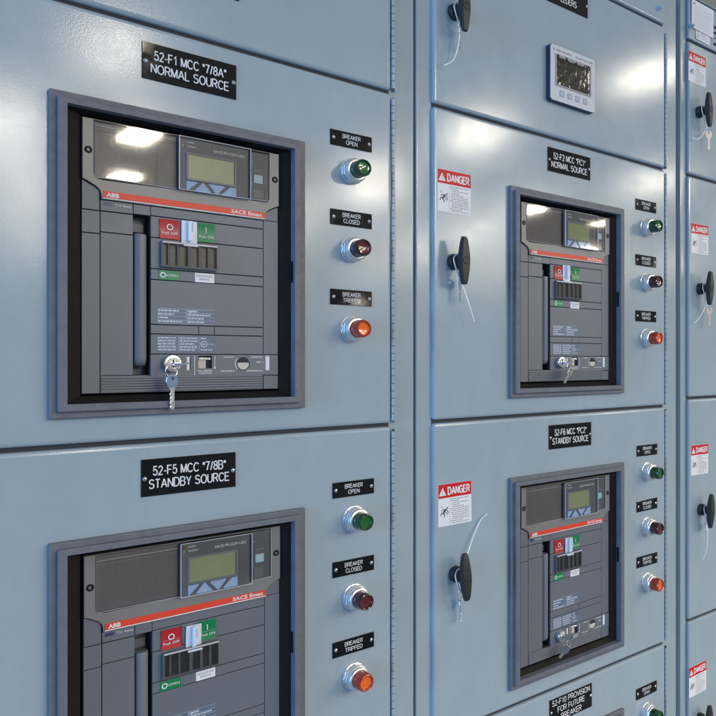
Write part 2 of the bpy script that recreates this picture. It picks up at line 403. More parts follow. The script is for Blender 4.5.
def engrave(mb, t, x, z, h, m, q=0, w=None, thick=.115, gap=.20, deep=.12, y=0):
    """stroke lettering, centred on x with its baseline at z"""
    pos = []; cx = 0
    for ch in t:
        pos.append(cx); cx += GL[ch][0] + gap
    tot = cx - gap; sx = (w/(tot*h) if w else 1.0); i = mb.mi(m); th = thick*h/2
    for ch, p in zip(t, pos):
        for ln_, line in enumerate(GL[ch][1]):
            P = [Vector(((p+a-tot/2)*h*sx, b*h)) for a, b in line]
            Q = [P[0]]
            for v in P[1:]:
                if (v-Q[-1]).length > 1e-4*h: Q.append(v)
            closed = (Q[0]-Q[-1]).length < 1e-3*h and len(Q) > 3
            if closed: Q = Q[:-1]
            n = len(Q); L = []
            for k in range(n):
                a = Q[(k-1) % n] if (closed or k) else None; b = Q[(k+1) % n] if (closed or k < n-1) else None
                d0 = (Q[k]-a).normalized() if a is not None else None; d1 = (b-Q[k]).normalized() if b is not None else None
                if d0 is None: d0 = d1
                if d1 is None: d1 = d0
                n0 = Vector((-d0.y, d0.x)); n1 = Vector((-d1.y, d1.x)); mm_ = (n0+n1)
                if mm_.length < .2: mm_ = n0
                mm_.normalize(); k_ = min(1/max(.35, mm_.dot(n0)), 1.9)
                o = mm_*th*k_; L.append((Q[k]+o, Q[k]-o))
            for k in range(n if closed else n-1):
                A, B = L[k], L[(k+1) % n]
                f = mb.bm.faces.new([mb.bm.verts.new((x+v.x, y-q-deep-.02*ln_, z+v.y)) for v in (A[1], B[1], B[0], A[0])]); f.material_index = i

# ------------------------------------------------------------------ cabinets
S1, S2 = 0.0, 762.0
R1, R2 = 0.0, -563.5                       # row offsets for the things on the doors
def Z(z): return z + EYE

def door(cab, ox, x0, x1, z0, z1, hole=None, y=0, hinge=True):
    """door leaf in cabinet coordinates, hole = (x0,x1,z0,z1)"""
    b = MB()
    if hole:
        b.holed([x0, hole[0], hole[1], x1], [Z(z0), Z(hole[2]), Z(hole[3]), Z(z1)], [(1,1)], 0, 14, 'paint', bev=5.6)
    else:
        b.holed([x0, x1], [Z(z0), Z(z1)], [], 0, 14, 'paint', bev=5.6)
    b.move(-ox, 0, 0)
    d = b.build('door', cab, (0, y, 0))
    if hinge:
        h = MB(); i = h.mi('paint'); zz = Z(z0)+4; xh = x1+4.2-ox
        h.lathe_z = None
        while zz < Z(z1)-14:
            for seg_r, a, c, mm_ in ((3.3, zz, zz+11.7, 'paint'), (2.3, zz+11.7, zz+12.7, 'groove')):
                k = 10; A = []; B = []
                for j in range(k):
                    t = 2*PI*j/k
                    A.append(h.bm.verts.new((xh+seg_r*math.cos(t), 1.5+seg_r*math.sin(t), a))); B.append(h.bm.verts.new((xh+seg_r*math.cos(t), 1.5+seg_r*math.sin(t), c)))
                for j in range(k):
                    f = h.bm.faces.new([A[j], A[(j+1)%k], B[(j+1)%k], B[j]]); f.smooth = True; f.material_index = h.mi(mm_)
                for R in (A[::-1], B):
                    f = h.bm.faces.new(R); f.material_index = h.mi(mm_)
            zz += 12.7
        h.box(x1+8.2-ox, x1+12.0-ox, 2.2, 9.5, Z(z0)+1, zz+2, 'paint', bev=.8)
        h.build('hinge', d)
    return d

def cabinet(x0, x1, dl, dr, gaps, top, label, y=0):
    """frame with rounded uprights; gaps = z of the upper face of each door row"""
    cab = empty('switchgear_cabinet', (x0, y, 0), label, 'switchgear cabinet')
    b = MB()
    b.box(1, dl-x0+28, 9, 120, 0, Z(top)-4, 'paint', bev=2.6, seg=3)
    b.box(dr-x0-28, x1-x0-1.5, 9, 120, 0, Z(top)-4, 'paint', bev=2.6, seg=3)
    b.box(3, x1-x0-3, 122, 900, 0, Z(top)-6, 'paint')
    for g in gaps:
        b.box(dl-x0+.5, dr-x0-.5, 8.4, 60, Z(g)-4, Z(g)+10, 'inside_shade')  # dark strip in each door gap, its colour standing in for shadow
    b.build('frame', cab)
    t = MB(); t.box(-1, x1-x0+1, -2, 902, Z(top)-3, Z(top), 'paint', bev=1)
    t.build('roof_panel', cab)
    return cab

# door rows: z of the upper edge, each door ends 10.5 above the next
TOPS = [791.0, 450.0, -112.5, -675.5, -1240]
GAP = 6.0
ROOF = 905
labs = ['leftmost blue grey switchgear cabinet, carrying the two large breakers nearest the camera',
        'middle blue grey switchgear cabinet with two breakers and the square meter above them',
        'rightmost blue grey switchgear cabinet with black T handles, cut off by the photo edge']
cab1 = cabinet(6, 774.5, 47, 721, TOPS, ROOF, labs[0])
cab2 = cabinet(776.5, 1541, 809, 1483.5, TOPS, ROOF, labs[1])
TOPS3 = [801.0, 462.0, -99.0, -658.0, -1225]
Y3 = 20
cab3 = cabinet(1583, 2345, 1607, 2300, TOPS3, 917, labs[2], y=Y3)
bolt = MB()
for zz in (845, 790, 330, -60, -420):
    bolt.lathe([(4.6,0),(4.6,4),(0,4)], -20, Z(zz), 'paint', seg=6, y=24)
bolt.box(-41, -1.5, 24, 60, 0, Z(900), 'paint')
bolt.build('joint_strip', cab3, (0, 0, 0))

BZ = (221.5, 561.0, -73.5, 336.0)          # breaker bezel, outer flange, section 1 row 1
HOLE = (236, 543, -59, 323)
for cab, S, ox in ((cab1, S1, 6), (cab2, S2, 776.5)):
    for k in range(5):
        z1 = TOPS[k]; z0 = (TOPS[k+1] + GAP) if k < 4 else -1400
        dx0, dx1 = (47, 721) if S == 0 else (809, 1483.5)
        hole = None
        if k in (1, 2): hole = (HOLE[0]+S, HOLE[1]+S, HOLE[2]+(k-1)*R2, HOLE[3]+(k-1)*R2)
        door(cab, ox, dx0, dx1, z0, z1, hole)
    # top cover strip above the doors
    dx0, dx1 = (47, 721) if S == 0 else (809, 1483.5)
    t = MB(); t.holed([dx0, dx1], [Z(TOPS[0]+GAP), Z(ROOF-5)], [], 0, 14, 'paint', bev=5.6); t.move(-ox, 0, 0)
    tp = t.build('top_panel', cab)
    s_ = MB(); s_.lathe([(5.5,0),(5.5,3),(3.6,3.4),(3.6,10),(2.8,11),(0,11)], 0, 0, 'paint', seg=12)
    s_.build('screw', tp, (dx1-28-ox, 0, Z(826)))
for k in range(5):
    z1 = TOPS3[k]; z0 = (TOPS3[k+1] + GAP) if k < 4 else -1400
    door(cab3, 1583, 1607, 2300, z0, z1, None, hinge=False)
t = MB()
sl = [(868, 7), (853.5, 7), (840, 3), (824, 7)]
zs = [Z(TOPS3[0]+GAP)]; holes = []
for zc, h in sorted(sl):
    zs += [Z(zc-h/2), Z(zc+h/2)]
zs.append(Z(912))
xs = [1607, 1717, 1880, 2300]
for j in range(4): holes.append((1, 2*j+1))
t.holed(xs, zs, holes, 0, 8, 'paint', bev=2.5); t.box(1700, 1900, 30, 34, Z(815), Z(880), 'inside_shade'); t.move(-1583, 0, 0)
tp = t.build('vent_panel', cab3)
s_ = MB(); s_.lathe([(6.5,0),(6.5,3),(4,3.4),(4,12),(3,13),(0,13)], 0, 0, 'paint', seg=12)
s_.build('screw', tp, (1608.5+4-1583, 0, Z(837)))

# ---- nameplates
def nameplate(cab, ox, cx, cz, lines, w, h, th, label, y=0, tilt=0, two=True, widths=None):
    b = MB()
    b.box(-w/2, w/2, -1.6, 0, -h/2, h/2, 'black', bev=.45, seg=2)
    n = len(lines); pitch = th*1.52
    for k, t in enumerate(lines):
        if not t: continue
        zz = (n-1)/2*pitch - k*pitch - th/2
        engrave(b, t, 0, zz, th, 'white', q=1.6, w=(widths[k] if widths else None), thick=.135 if w > 100 else .13)
    o = b.build('nameplate', cab, (cx-ox, y, Z(cz)))
    o['label'] = label
    o.rotation_euler.y = math.radians(tilt)
    for s in (-1, 1):
        sb = MB(); sb.lathe([(2.9,1.6),(2.9,2.2),(1.8,3.2),(0,3.4)], 0, 0, 'steel', seg=16)
        sb.rect(-2.0, 2.0, -.35, .35, 'ink', q=3.45)
        so = sb.build('screw', o, (s*(w/2-(4.2 if w > 100 else 5.4)), 0, -1.0 if w > 100 else 0)); so.rotation_euler.y = random.uniform(0, 3)
    return o
BW = [101, 116]
nameplate(cab1, 6, 393, 402.3, ['52-F1 MCC "7/8A"', 'NORMAL SOURCE'], 127, 49.5, 11.6, 'black nameplate reading 52-F1 MCC 7/8A NORMAL SOURCE', tilt=0.1, widths=[96,104])
nameplate(cab1, 6, 392, -158.5, ['52-F5 MCC "7/8B"', 'STANDBY SOURCE'], 127, 50, 11.6, 'black nameplate reading 52-F5 MCC 7/8B STANDBY SOURCE', widths=[97,107])
nameplate(cab1, 6, 397, 547, [], 127, 50, 11.6, 'black nameplate cut off by the top edge of the photo')
nameplate(cab2, 776.5, 1154.5, 407.5, ['52-F2 MCC "PC1"', 'NORMAL SOURCE'], 127, 48.5, 11.6, 'black nameplate reading 52-F2 MCC PC1 NORMAL SOURCE', widths=[94,106])
nameplate(cab2, 776.5, 1157.5, -157, ['52-F6 MCC "PC2"', 'STANDBY SOURCE'], 127, 49, 11.6, 'black nameplate reading 52-F6 MCC PC2 STANDBY SOURCE', widths=[94,107])
nameplate(cab2, 776.5, 1159.5, -716, ['52-F10 PROVISION', 'FOR FUTURE', 'BREAKER'], 127, 50, 10.6, 'black nameplate reading 52-F10 PROVISION FOR FUTURE BREAKER', widths=[112,80,60])
nameplate(cab2, 776.5, 1147.5, 752, ['', 'FEEDERS'], 125, 50, 11.6, 'black nameplate ending in FEEDERS near the top of the photo', widths=[10,54])

# ---- indicator plates and pilot lights
LAMPS = [('green', 'OPEN', 355.2, 305.3), ('red', 'CLOSED', 228.5, 178.5), ('amber', 'TRIPPED', 100.8, 50.0)]
def pilot_base():
    b = MB()
    b.lathe([(0,0),(21,0),(21,1.6),(19.5,2.2)], 0, 0, 'alu', seg=40)
    b.lathe([(17,2),(20.6,2.2),(20.6,8.5),(19.4,9.6),(15.5,9.6)], 0, 0, 'alu', seg=8)
    b.lathe([(17.6,9.4),(17.6,11),(19.3,11.4),(19.3,14.2),(18.2,15),(18.2,17.4),(17.2,19.2),(15.2,20),(14.2,20),(14.0,17)], 0, 0, 'alu', seg=48)
    return b
def pilot_lens(c):
    sd, fc = LENS[c]
    b = MB()
    b.lathe([(13.6,16),(13.6,30.5),(13.0,31.2),(13.0,32),(13.6,32.6),(13.6,37.2),(12.6,39.4),(11.6,39.8),(10.4,39.2),(9.8,36.6),(6,36.0),(0,35.6)], 0, 0,
            [sd]*9 + [fc]*2, seg=40)
    if c == 'amber':
        for k in range(20):
            t = 2*PI*k/20
            b.tube([(13.5*math.cos(t), -24, 13.5*math.sin(t)), (13.5*math.cos(t), -37, 13.5*math.sin(t))], .9, sd, seg=6)
    return b
proto = {}
for sname, cab, ox, S in (('left', cab1, 6, 0), ('middle', cab2, 776.5, 764.5)):
    for row in range(3 if S else 2):
        dz = row*R2
        for j, (c, word, zl, zp) in enumerate(LAMPS):
            if row == 2 and j > 0: continue
            dx = 4.0*row if row < 2 else 2
            if row == 2: dz = row*R2 + 9
            nameplate(cab, ox, 644.6+S+dx, zl+dz, ['BREAKER', word], 75.5, 24.8, 6.2, f'small black plate reading BREAKER {word}', tilt=random.uniform(-.5,.5), widths=[32, {'OPEN':20,'CLOSED':29,'TRIPPED':31}[word]])
            loc = (645.5+S+dx-ox, 0, Z(zp+dz))
            if c not in proto:
                p = pilot_base().build('pilot_light', cab, loc); l = pilot_lens(c).build('lens', p)
                proto[c] = p
            else:
                p = copy_tree(proto[c], cab); p.location = Vector(loc)*MM
            p['label'] = {'green':'green capped pilot light','red':'dark red capped pilot light','amber':'amber capped pilot light'}[c]
            p.rotation_euler.y = random.uniform(-.4, .4)

# ---- breaker bezels
def bezel_mesh(cover=False):
    b = MB()
    x0, x1, z0, z1 = BZ; X0 = x0
    A = (229.5, 550.5, -65, 328); O = (239.5, 540.5, -55.5, 320); I = (258.5, 524.5, -46.5, 314.5)
    def ring(o, i, y0, y1, m, bev):
        b.holed([o[0], i[0], i[1], o[1]], [o[2], i[2], i[3], o[3]], [(1,1)], y0, y1, m, bev=bev)
    ring((x0, x1, z0, z1), (A[0]+1, A[1]-1, A[2]+1, A[3]-1), -8, 0, 'bezel', 1.6)
    ring(A, O, -15, -0.02, 'bezel', 1.8)
    if cover:
        b.box(O[0], O[1], -10, -6, O[2], O[3], 'bezel')
    else:
        # sloping rubber surround from the opening down to the breaker front
        o = (O[0], O[1], O[2], O[3]); yo, yi = -1.5, 7
        co = [(o[0], yo, o[2]), (o[1], yo, o[2]), (o[1], yo, o[3]), (o[0], yo, o[3])]
        ci = [(I[0], yi, I[2]), (I[1], yi, I[2]), (I[1], yi, I[3]), (I[0], yi, I[3])]
        cb = [(I[0], 60, I[2]), (I[1], 60, I[2]), (I[1], 60, I[3]), (I[0], 60, I[3])]
        for k in range(4):
            k2 = (k+1) % 4
            b.quad([co[k], co[k2], ci[k2], ci[k]], 'rubber'); b.quad([ci[k], ci[k2], cb[k2], cb[k]], 'rubber')
        b.box(O[1]-1.2, O[1]-.2, -9, -3, 118, 150, 'rubber', bev=.3)
        # moulded corner pips
        for px_, pz_ in ((x0+5, z0+30), (x0+5, z1-30), (x1-5, z0+30), (x1-5, z1-30)):
            b.lathe([(1.6,8),(1.4,8.3),(0,8.3)], px_, pz_, 'bezel', seg=12)
    b.move(-x0, 0, -z0)
    return b
bz = bezel_mesh().build('breaker_bezel', cab1, (BZ[0]-6, 0, Z(BZ[2])))
def place_bezel(cab, ox, S, row):
    c = bz.copy(); COL.objects.link(c); c.parent = cab; c.location = Vector((BZ[0]+S-ox, 0, Z(BZ[2]+row*R2)))*MM; return c
place_bezel(cab1, 6, 0, 1)
place_bezel(cab2, 776.5, 763, 0); place_bezel(cab2, 776.5, 763, 1)
c10 = bezel_mesh(True).build('blanked_breaker_bezel', cab2, (BZ[0]+763-776.5, 0, Z(BZ[2]-1111)))
c10['label'] = 'bezel frame with a blank insert under the 52-F10 nameplate'

# ---- meter on the middle cabinet
def meter(cab, ox):
    b = MB()
    W, H = 134, 114
    b.plate([rr(-W/2, W/2, -H/2, H/2, 7)], 0, 11, 'meterback', bev=.8)
    b.plate([rr(-W/2+.8, W/2-.8, -H/2+.8, H/2-.8, 6.4)], 11.02, 12.6, 'meterwhite', bev=.4)
    b.text('Allen-Bradley', -28, 45.0, 4.6, 'ink', q=12.65, w=44)
    b.lathe([(2.7,12.62),(2.7,12.75),(0,12.75)], -56.5, 47, 'metergrey', seg=16)
    b.text('PowerMonitor 5000', 33, 45.0, 4.2, 'ink', q=12.65, w=52)
    m = b.build('power_meter', cab, (1154.0-ox, 0, Z(581)))
    m['label'] = 'square white digital power meter with dark film covered screen'
    s = MB()
    s.holed([-53, -50, 50, 53], [-25.5, -22.5, 36, 39], [(1,1)], -14, -12.62, 'lcdrim', bev=.4)
    rnd = random.Random(3); nx, nz = 22, 14; vs = []
    for i in range(nx+1):
        vs.append([s.bm.verts.new((-50+100*i/nx, -12.8-(rnd.random()*.5 if 0 < i < nx and 0 < j < nz else 0), -22.5+58.5*j/nz)) for j in range(nz+1)])
    for i in range(nx):
        for j in range(nz):
            f = s.bm.faces.new([vs[i][j], vs[i+1][j], vs[i+1][j+1], vs[i][j+1]]); f.material_index = s.mi('screen'); f.smooth = True
    # crumpled edge of the protective film along the top
    for k in range(16):
        x = -49 + 98*k/16
        s.quad([(x, -14.1, 32+rnd.uniform(-1.5,1)), (x+5, -14.1-rnd.random()*.6, 33+rnd.uniform(-2,1)), (x+5.5, -14.15, 37.6), (x, -14.2-rnd.random()*.5, 37.8)], 'lcdrim' if rnd.random() < .6 else 'screen')
    s.build('screen', m)
    for k in range(4):
        p = MB(); p.plate([rr(-6.4, 6.4, -6, 6, 2.2)], 12.62, 13.3, 'metergrey', bev=.25)
        p.plate([rr(-3.2, 3.2, -3, 3, 1.0)], 13.32, 13.5, 'meterwhite')
        p.text('F%d' % (k+1), 0, -1.6, 3.2, 'metergrey', q=13.55)
        p.build('button', m, (-34.5+23.2*k, 0, -39))
    d = MB(); d.lathe([(1.1,12.6),(1.1,12.8),(0,12.8)], 0, 0, 'metergrey', seg=10); d.build('indicator', m, (56, 0, -43))
meter(cab2, 776.5)

# ---- danger stickers
def danger():
    b = MB(); W, H = 75.5, 75.5
    b.plate([rr(0, W, -H, 0, 1.2)], 0, .35, 'sticker')
    b.plate([rr(.35, W-.35, -25, -.35, .9)], .36, .45, 'stickerred')
    # warning triangle with exclamation mark
    b.poly([(1.8,-20.6),(17.6,-20.6),(9.7,-5.8)], 'sticker', q=.5)
    b.poly([(8.9,-10.2),(10.5,-10.2),(10.15,-15.8),(9.25,-15.8)], 'stickerred', q=.55)
    b.lathe([(.95,.55),(0,.56)], 9.7, -17.9, 'stickerred', seg=12)
    engrave(b, 'DANGER', 46.4, -19.4, 12.6, 'sticker', q=.42, w=48.5, thick=.185, gap=.25, deep=.1)
    b.rect(25.4, 25.8, -H+1, -25.4, 'inkgrey', q=.4)
    # pictogram: a figure thrown back by an electric arc
    cx, cz = 13, -50
    b.lathe([(1.7,.4),(0,.42)], cx+7.0, cz+6.6, 'ink', seg=14)
    for pts, r in (([(4.5,4.5),(1,2),(-2,-2.5)],2.0), ([(4.5,4),(8,1),(9,-3.5)],.8), ([(3,3.5),(-2,5),(-6,2.5)],.8), ([(-2,-2.5),(-5.5,-1),(-7.8,-6)],1.05), ([(-2,-2.5),(1.5,-5),(0,-8.5)],1.05), ([(1,2),(5,-2),(7.5,-6)],.6)):
        P = [(cx+x, -.42, cz+z) for x, z in pts]
        b.tube(P, r, 'ink', seg=6, flat=.08)
    b.poly([(cx-7.5,cz+14),(cx-3.5,cz+9),(cx-4.8,cz+8.6),(cx-2,cz+5.4),(cx-6.2,cz+9.2),(cx-5,cz+9.8)], 'inkgrey', q=.45)
    fake_lines(b, 28, 74, -73.5, -27, 13, 'inkgrey', .42, 5, h=.34, indent=3)
    return b
dg = danger().build('danger_label', cab2, (817-776.5, 0, Z(341)))
dspots = [(cab2, 776.5, 818, -222.5, -.6), (cab3, 1583, 1606, 776.5, .3), (cab3, 1583, 1617, 345, -.6), (cab3, 1583, 1617.5, -215.5, .5), (cab3, 1583, 1608, -773, -.4)]
for cab, ox, x, z, tl in dspots:
    c = dg.copy(); COL.objects.link(c); c.parent = cab; c.location = Vector((x-ox, 0, Z(z)))*MM; c.rotation_euler.y = math.radians(tl)

# ---- T handles
def thandle():
    b = MB()
    b.lathe([(0,0),(14.5,0),(14.5,8.5),(13.2,11),(9.4,11.6),(9.0,24),(10.5,27)], 0, 0, 'blackplastic', seg=32)
    # tapered grip: lofted cross sections along z
    i = b.mi('blackplastic'); rings = []
    for z, w, q0, q1 in ((-42.5,4.6,28.5,33.5),(-41.5,5.6,27.5,35),(-36,6.7,26.5,36.4),(-22,8.6,24.8,37.4),(-8,10.0,23.5,38),(8,10.0,23.5,38),(22,8.6,24.8,37.4),(36,6.7,26.5,36.4),(41.5,5.6,27.5,35),(42.5,4.6,28.5,33.5)):
        c = 2.2
        pr = [(-w+c,-q0),(w-c,-q0),(w,-q0-c),(w,-q1+c),(w-c,-q1),(-w+c,-q1),(-w,-q1+c),(-w,-q0-c)]
        rings.append([b.bm.verts.new((x, y, z)) for x, y in pr])
    for A, B in zip(rings, rings[1:]):
        for k in range(8):
            f = b.bm.faces.new([A[k], A[(k+1)%8], B[(k+1)%8], B[k]]); f.material_index = i; f.smooth = True
    for R in (rings[0][::-1], rings[-1]):
        f = b.bm.faces.new(R); f.material_index = i
    return b
def tlock():
    b = MB()
    b.lathe([(7.4,37.6),(7.4,38.5),(6.7,38.9),(6.2,38.3),(0,38.3)], 0, 0, 'blackplastic', seg=28)
    b.rect(-.8, .8, -3.6, 2.6, 'groove', q=38.4); b.lathe([(1.9,38.4),(0,38.42)], 0, 2.2, 'groove', seg=12)
    return b
HSP = [(cab2, 776.5, 853.5, 628, 0), (cab2, 776.5, 852.5, 177, 0), (cab2, 776.5, 856, -387, -4), (cab3, 1583, 1650, 630, -3), (cab3, 1583, 1654, 181, 3), (cab3, 1583, 1658, -381, 4), (cab3, 1583, 1652, -912, 0)]
hp = None
for cab, ox, x, z, tl in HSP:
    if hp is None:
        hp = thandle().build('door_handle', cab, (x-ox, 0, Z(z))); tlock().build('lock', hp); h = hp
    else:
        h = copy_tree(hp, cab); h.location = Vector((x-ox, 0, Z(z)))*MM
    h.rotation_euler.y = math.radians(tl)

# ------------------------------------------------------------------ cable ties with keys on the T handles
def smooth_pts(P, n=6):
    P = [Vector(p) for p in P]; out = []
    for k in range(len(P)-1):
        a = P[k-1] if k else P[k]; b, c = P[k], P[k+1]; d = P[k+2] if k+2 < len(P) else P[k+1]
        for j in range(n):
            t = j/n
            out.append(.5*((2*b) + (c-a)*t + (2*a-5*b+4*c-d)*t*t + (3*b-a-3*c+d)*t**3))
    out.append(P[-1]); return out
def loop_pts(cx, cz, cy, rx, rz, ry, n=26, phase=0):
    return [(cx + rx*math.cos(2*PI*k/n+phase), cy + ry*math.sin(2*PI*k/n+phase), cz + rz*math.sin(2*PI*k/n+phase)) for k in range(n)]
def key_mesh(length=46, m='brass'):
    """flat key hanging down from the hole in its bow; origin at the hole"""
    b = MB()
    bow = [(-4,3.5),(4,3.5),(8.2,0),(9.2,-6),(7.2,-12.5),(3.6,-16)]
    bow = [(-x, z) for x, z in bow[::-1]][0:0] + bow
    out = [(3.6,-16),(3.6,-length+3),(1.6,-length),(-1.2,-length+1)]
    zz = -length+3; k = 0
    left = [(-3.6, zz)]
    while zz < -22:
        zz += 3; left += [(-3.6 if k % 2 else -2.1, zz)]; k += 1
    left += [(-3.6,-16),(-7.2,-12.5),(-9.2,-6),(-8.2,0)]
    L = [(-4,3.5),(4,3.5),(8.2,0),(9.2,-6),(7.2,-12.5)] + out + left
    hole = [(2.4*math.cos(2*PI*k/12), -1.5+2.4*math.sin(2*PI*k/12)) for k in range(12)]
    b.plate([L, hole], -1.1, 1.1, m, bev=.3)
    return b
def tie(name, label, loc, loop, tail, keyloc=None, keyrot=(0,0), head=None, y=0, extra=None, dark=False):
    root = empty(name, loc, label, 'cable tie', 'cable ties looped on the door handles')
    b = MB()
    b.tube(loop, 1.75, 'nylon', seg=8, closed=False, flat=.45)
    b.tube(tail, [1.75 - .9*k/len(tail) for k in range(len(tail))], 'nylon', seg=8, flat=.45)
    if head:
        hx, hy, hz = head
        b.box(hx-2.6, hx+2.6, hy-2.4, hy+2.4, hz-2.6, hz+2.6, 'nylon', bev=.7)
    b.build('cable_tie', root)
    if keyloc:
        if dark: k = key_mesh(40, 'steel').build('key', root, keyloc)
        else: k = key_mesh(46).build('key', root, keyloc)
        k.rotation_euler = (keyrot[0], 0, keyrot[1])
        if len(keyrot) > 2: k.rotation_euler[1] = keyrot[2]
    if extra: extra(root)
    return root
GN = 'cable ties looped on the door handles'
def ring_part(root, loc, r, m='steel', rot=(0,0,0), wire=.8):
    b = MB(); b.tube([(r*math.cos(2*PI*k/28), 0, r*math.sin(2*PI*k/28)) for k in range(28)], wire, m, seg=8, closed=True)
    o = b.build('key_ring', root, loc); o.rotation_euler = rot; return o
# loops pass behind the grip, round the neck of the handle (q 12..23)
def neck_loop(cx=0, cz=0, drop=26, dx=2, w=13, q=-17):
    return smooth_pts([(dx, q-1, -drop), (-w*.75, q-3, -13), (-w, q-1, 2), (-w*.55, q+1, 10.5), (0, q, 12.2), (w*.6, q-1, 9.8), (w*.95, q-2, 1), (w*.75, q-1, -12), (dx, q, -drop)], 5)
tie('tied_key', 'white cable tie and dark key hanging on the handle above the upper left danger sticker', (853.5, 0, Z(628)),
    neck_loop(drop=28, dx=-1), smooth_pts([(-1,-18,-28),(-3,-21,-46),(-8,-22,-72),(-16,-19,-95),(-33,-14,-108)]), (1,-16,-30), (0,.9), head=(-1,-18,-28), dark=True)
tie('tied_key', 'white cable tie with long tail and key on the handle beside the 52-F2 breaker', (852.5, 0, Z(177)),
    neck_loop(drop=30, dx=0), smooth_pts([(0,-17,-30),(8,-22,-52),(17,-26,-80),(28,-26,-108)]), (3,-15,-33), (0,.7), head=(0,-17,-30), dark=True)
def r6(root): ring_part(root, (0,-14,-37), 8.5, rot=(0,0,.5), wire=.7)
tie('tied_key', 'white cable tie with upturned tail and key ring beside the 52-F6 breaker', (856, 0, Z(-387)),
    neck_loop(drop=29, dx=-2), smooth_pts([(4,-13,12),(20,-10,32),(36,-8,62),(54,-6,88),(62,-6,95),(72,-6,99)]), (2,-13,-46), (0,.9), head=(-2,-16,-28), extra=r6, dark=True)
tie('tied_key', 'white cable tie and brass key on the highest handle of the right cabinet', (1650, Y3, Z(630)),
    neck_loop(drop=42, dx=9, w=13), smooth_pts([(9,-18,-42),(-4,-18,-58),(-20,-16,-74),(-32,-12,-76),(-42,-10,-75)]), (14,-20,-52), (0,-.6), head=(9,-18,-42))
tie('tied_key', 'white cable tie and brass key on the middle handle of the right cabinet', (1654, Y3, Z(181)),
    neck_loop(drop=42, dx=4, w=12), smooth_pts([(4,-18,-42),(-12,-17,-62),(-30,-14,-82),(-40,-12,-88)]), (12,-20,-50), (0,-.6), head=(4,-18,-42))
tie('tied_key', 'white cable tie with pale disc tag on the lower handle of the right cabinet', (1658, Y3, Z(-381)),
    neck_loop(drop=30, dx=4, w=10), smooth_pts([(2,-20,-40),(0,-22,-70),(-6,-22,-100),(-18,-20,-122)]), None, head=(4,-18,-34),
    extra=lambda root: MB().lathe([(0,14),(11,14),(11,16),(9,16.6),(0,16.6)], 2, -40, 'sticker', seg=24).build('disc_tag', root))

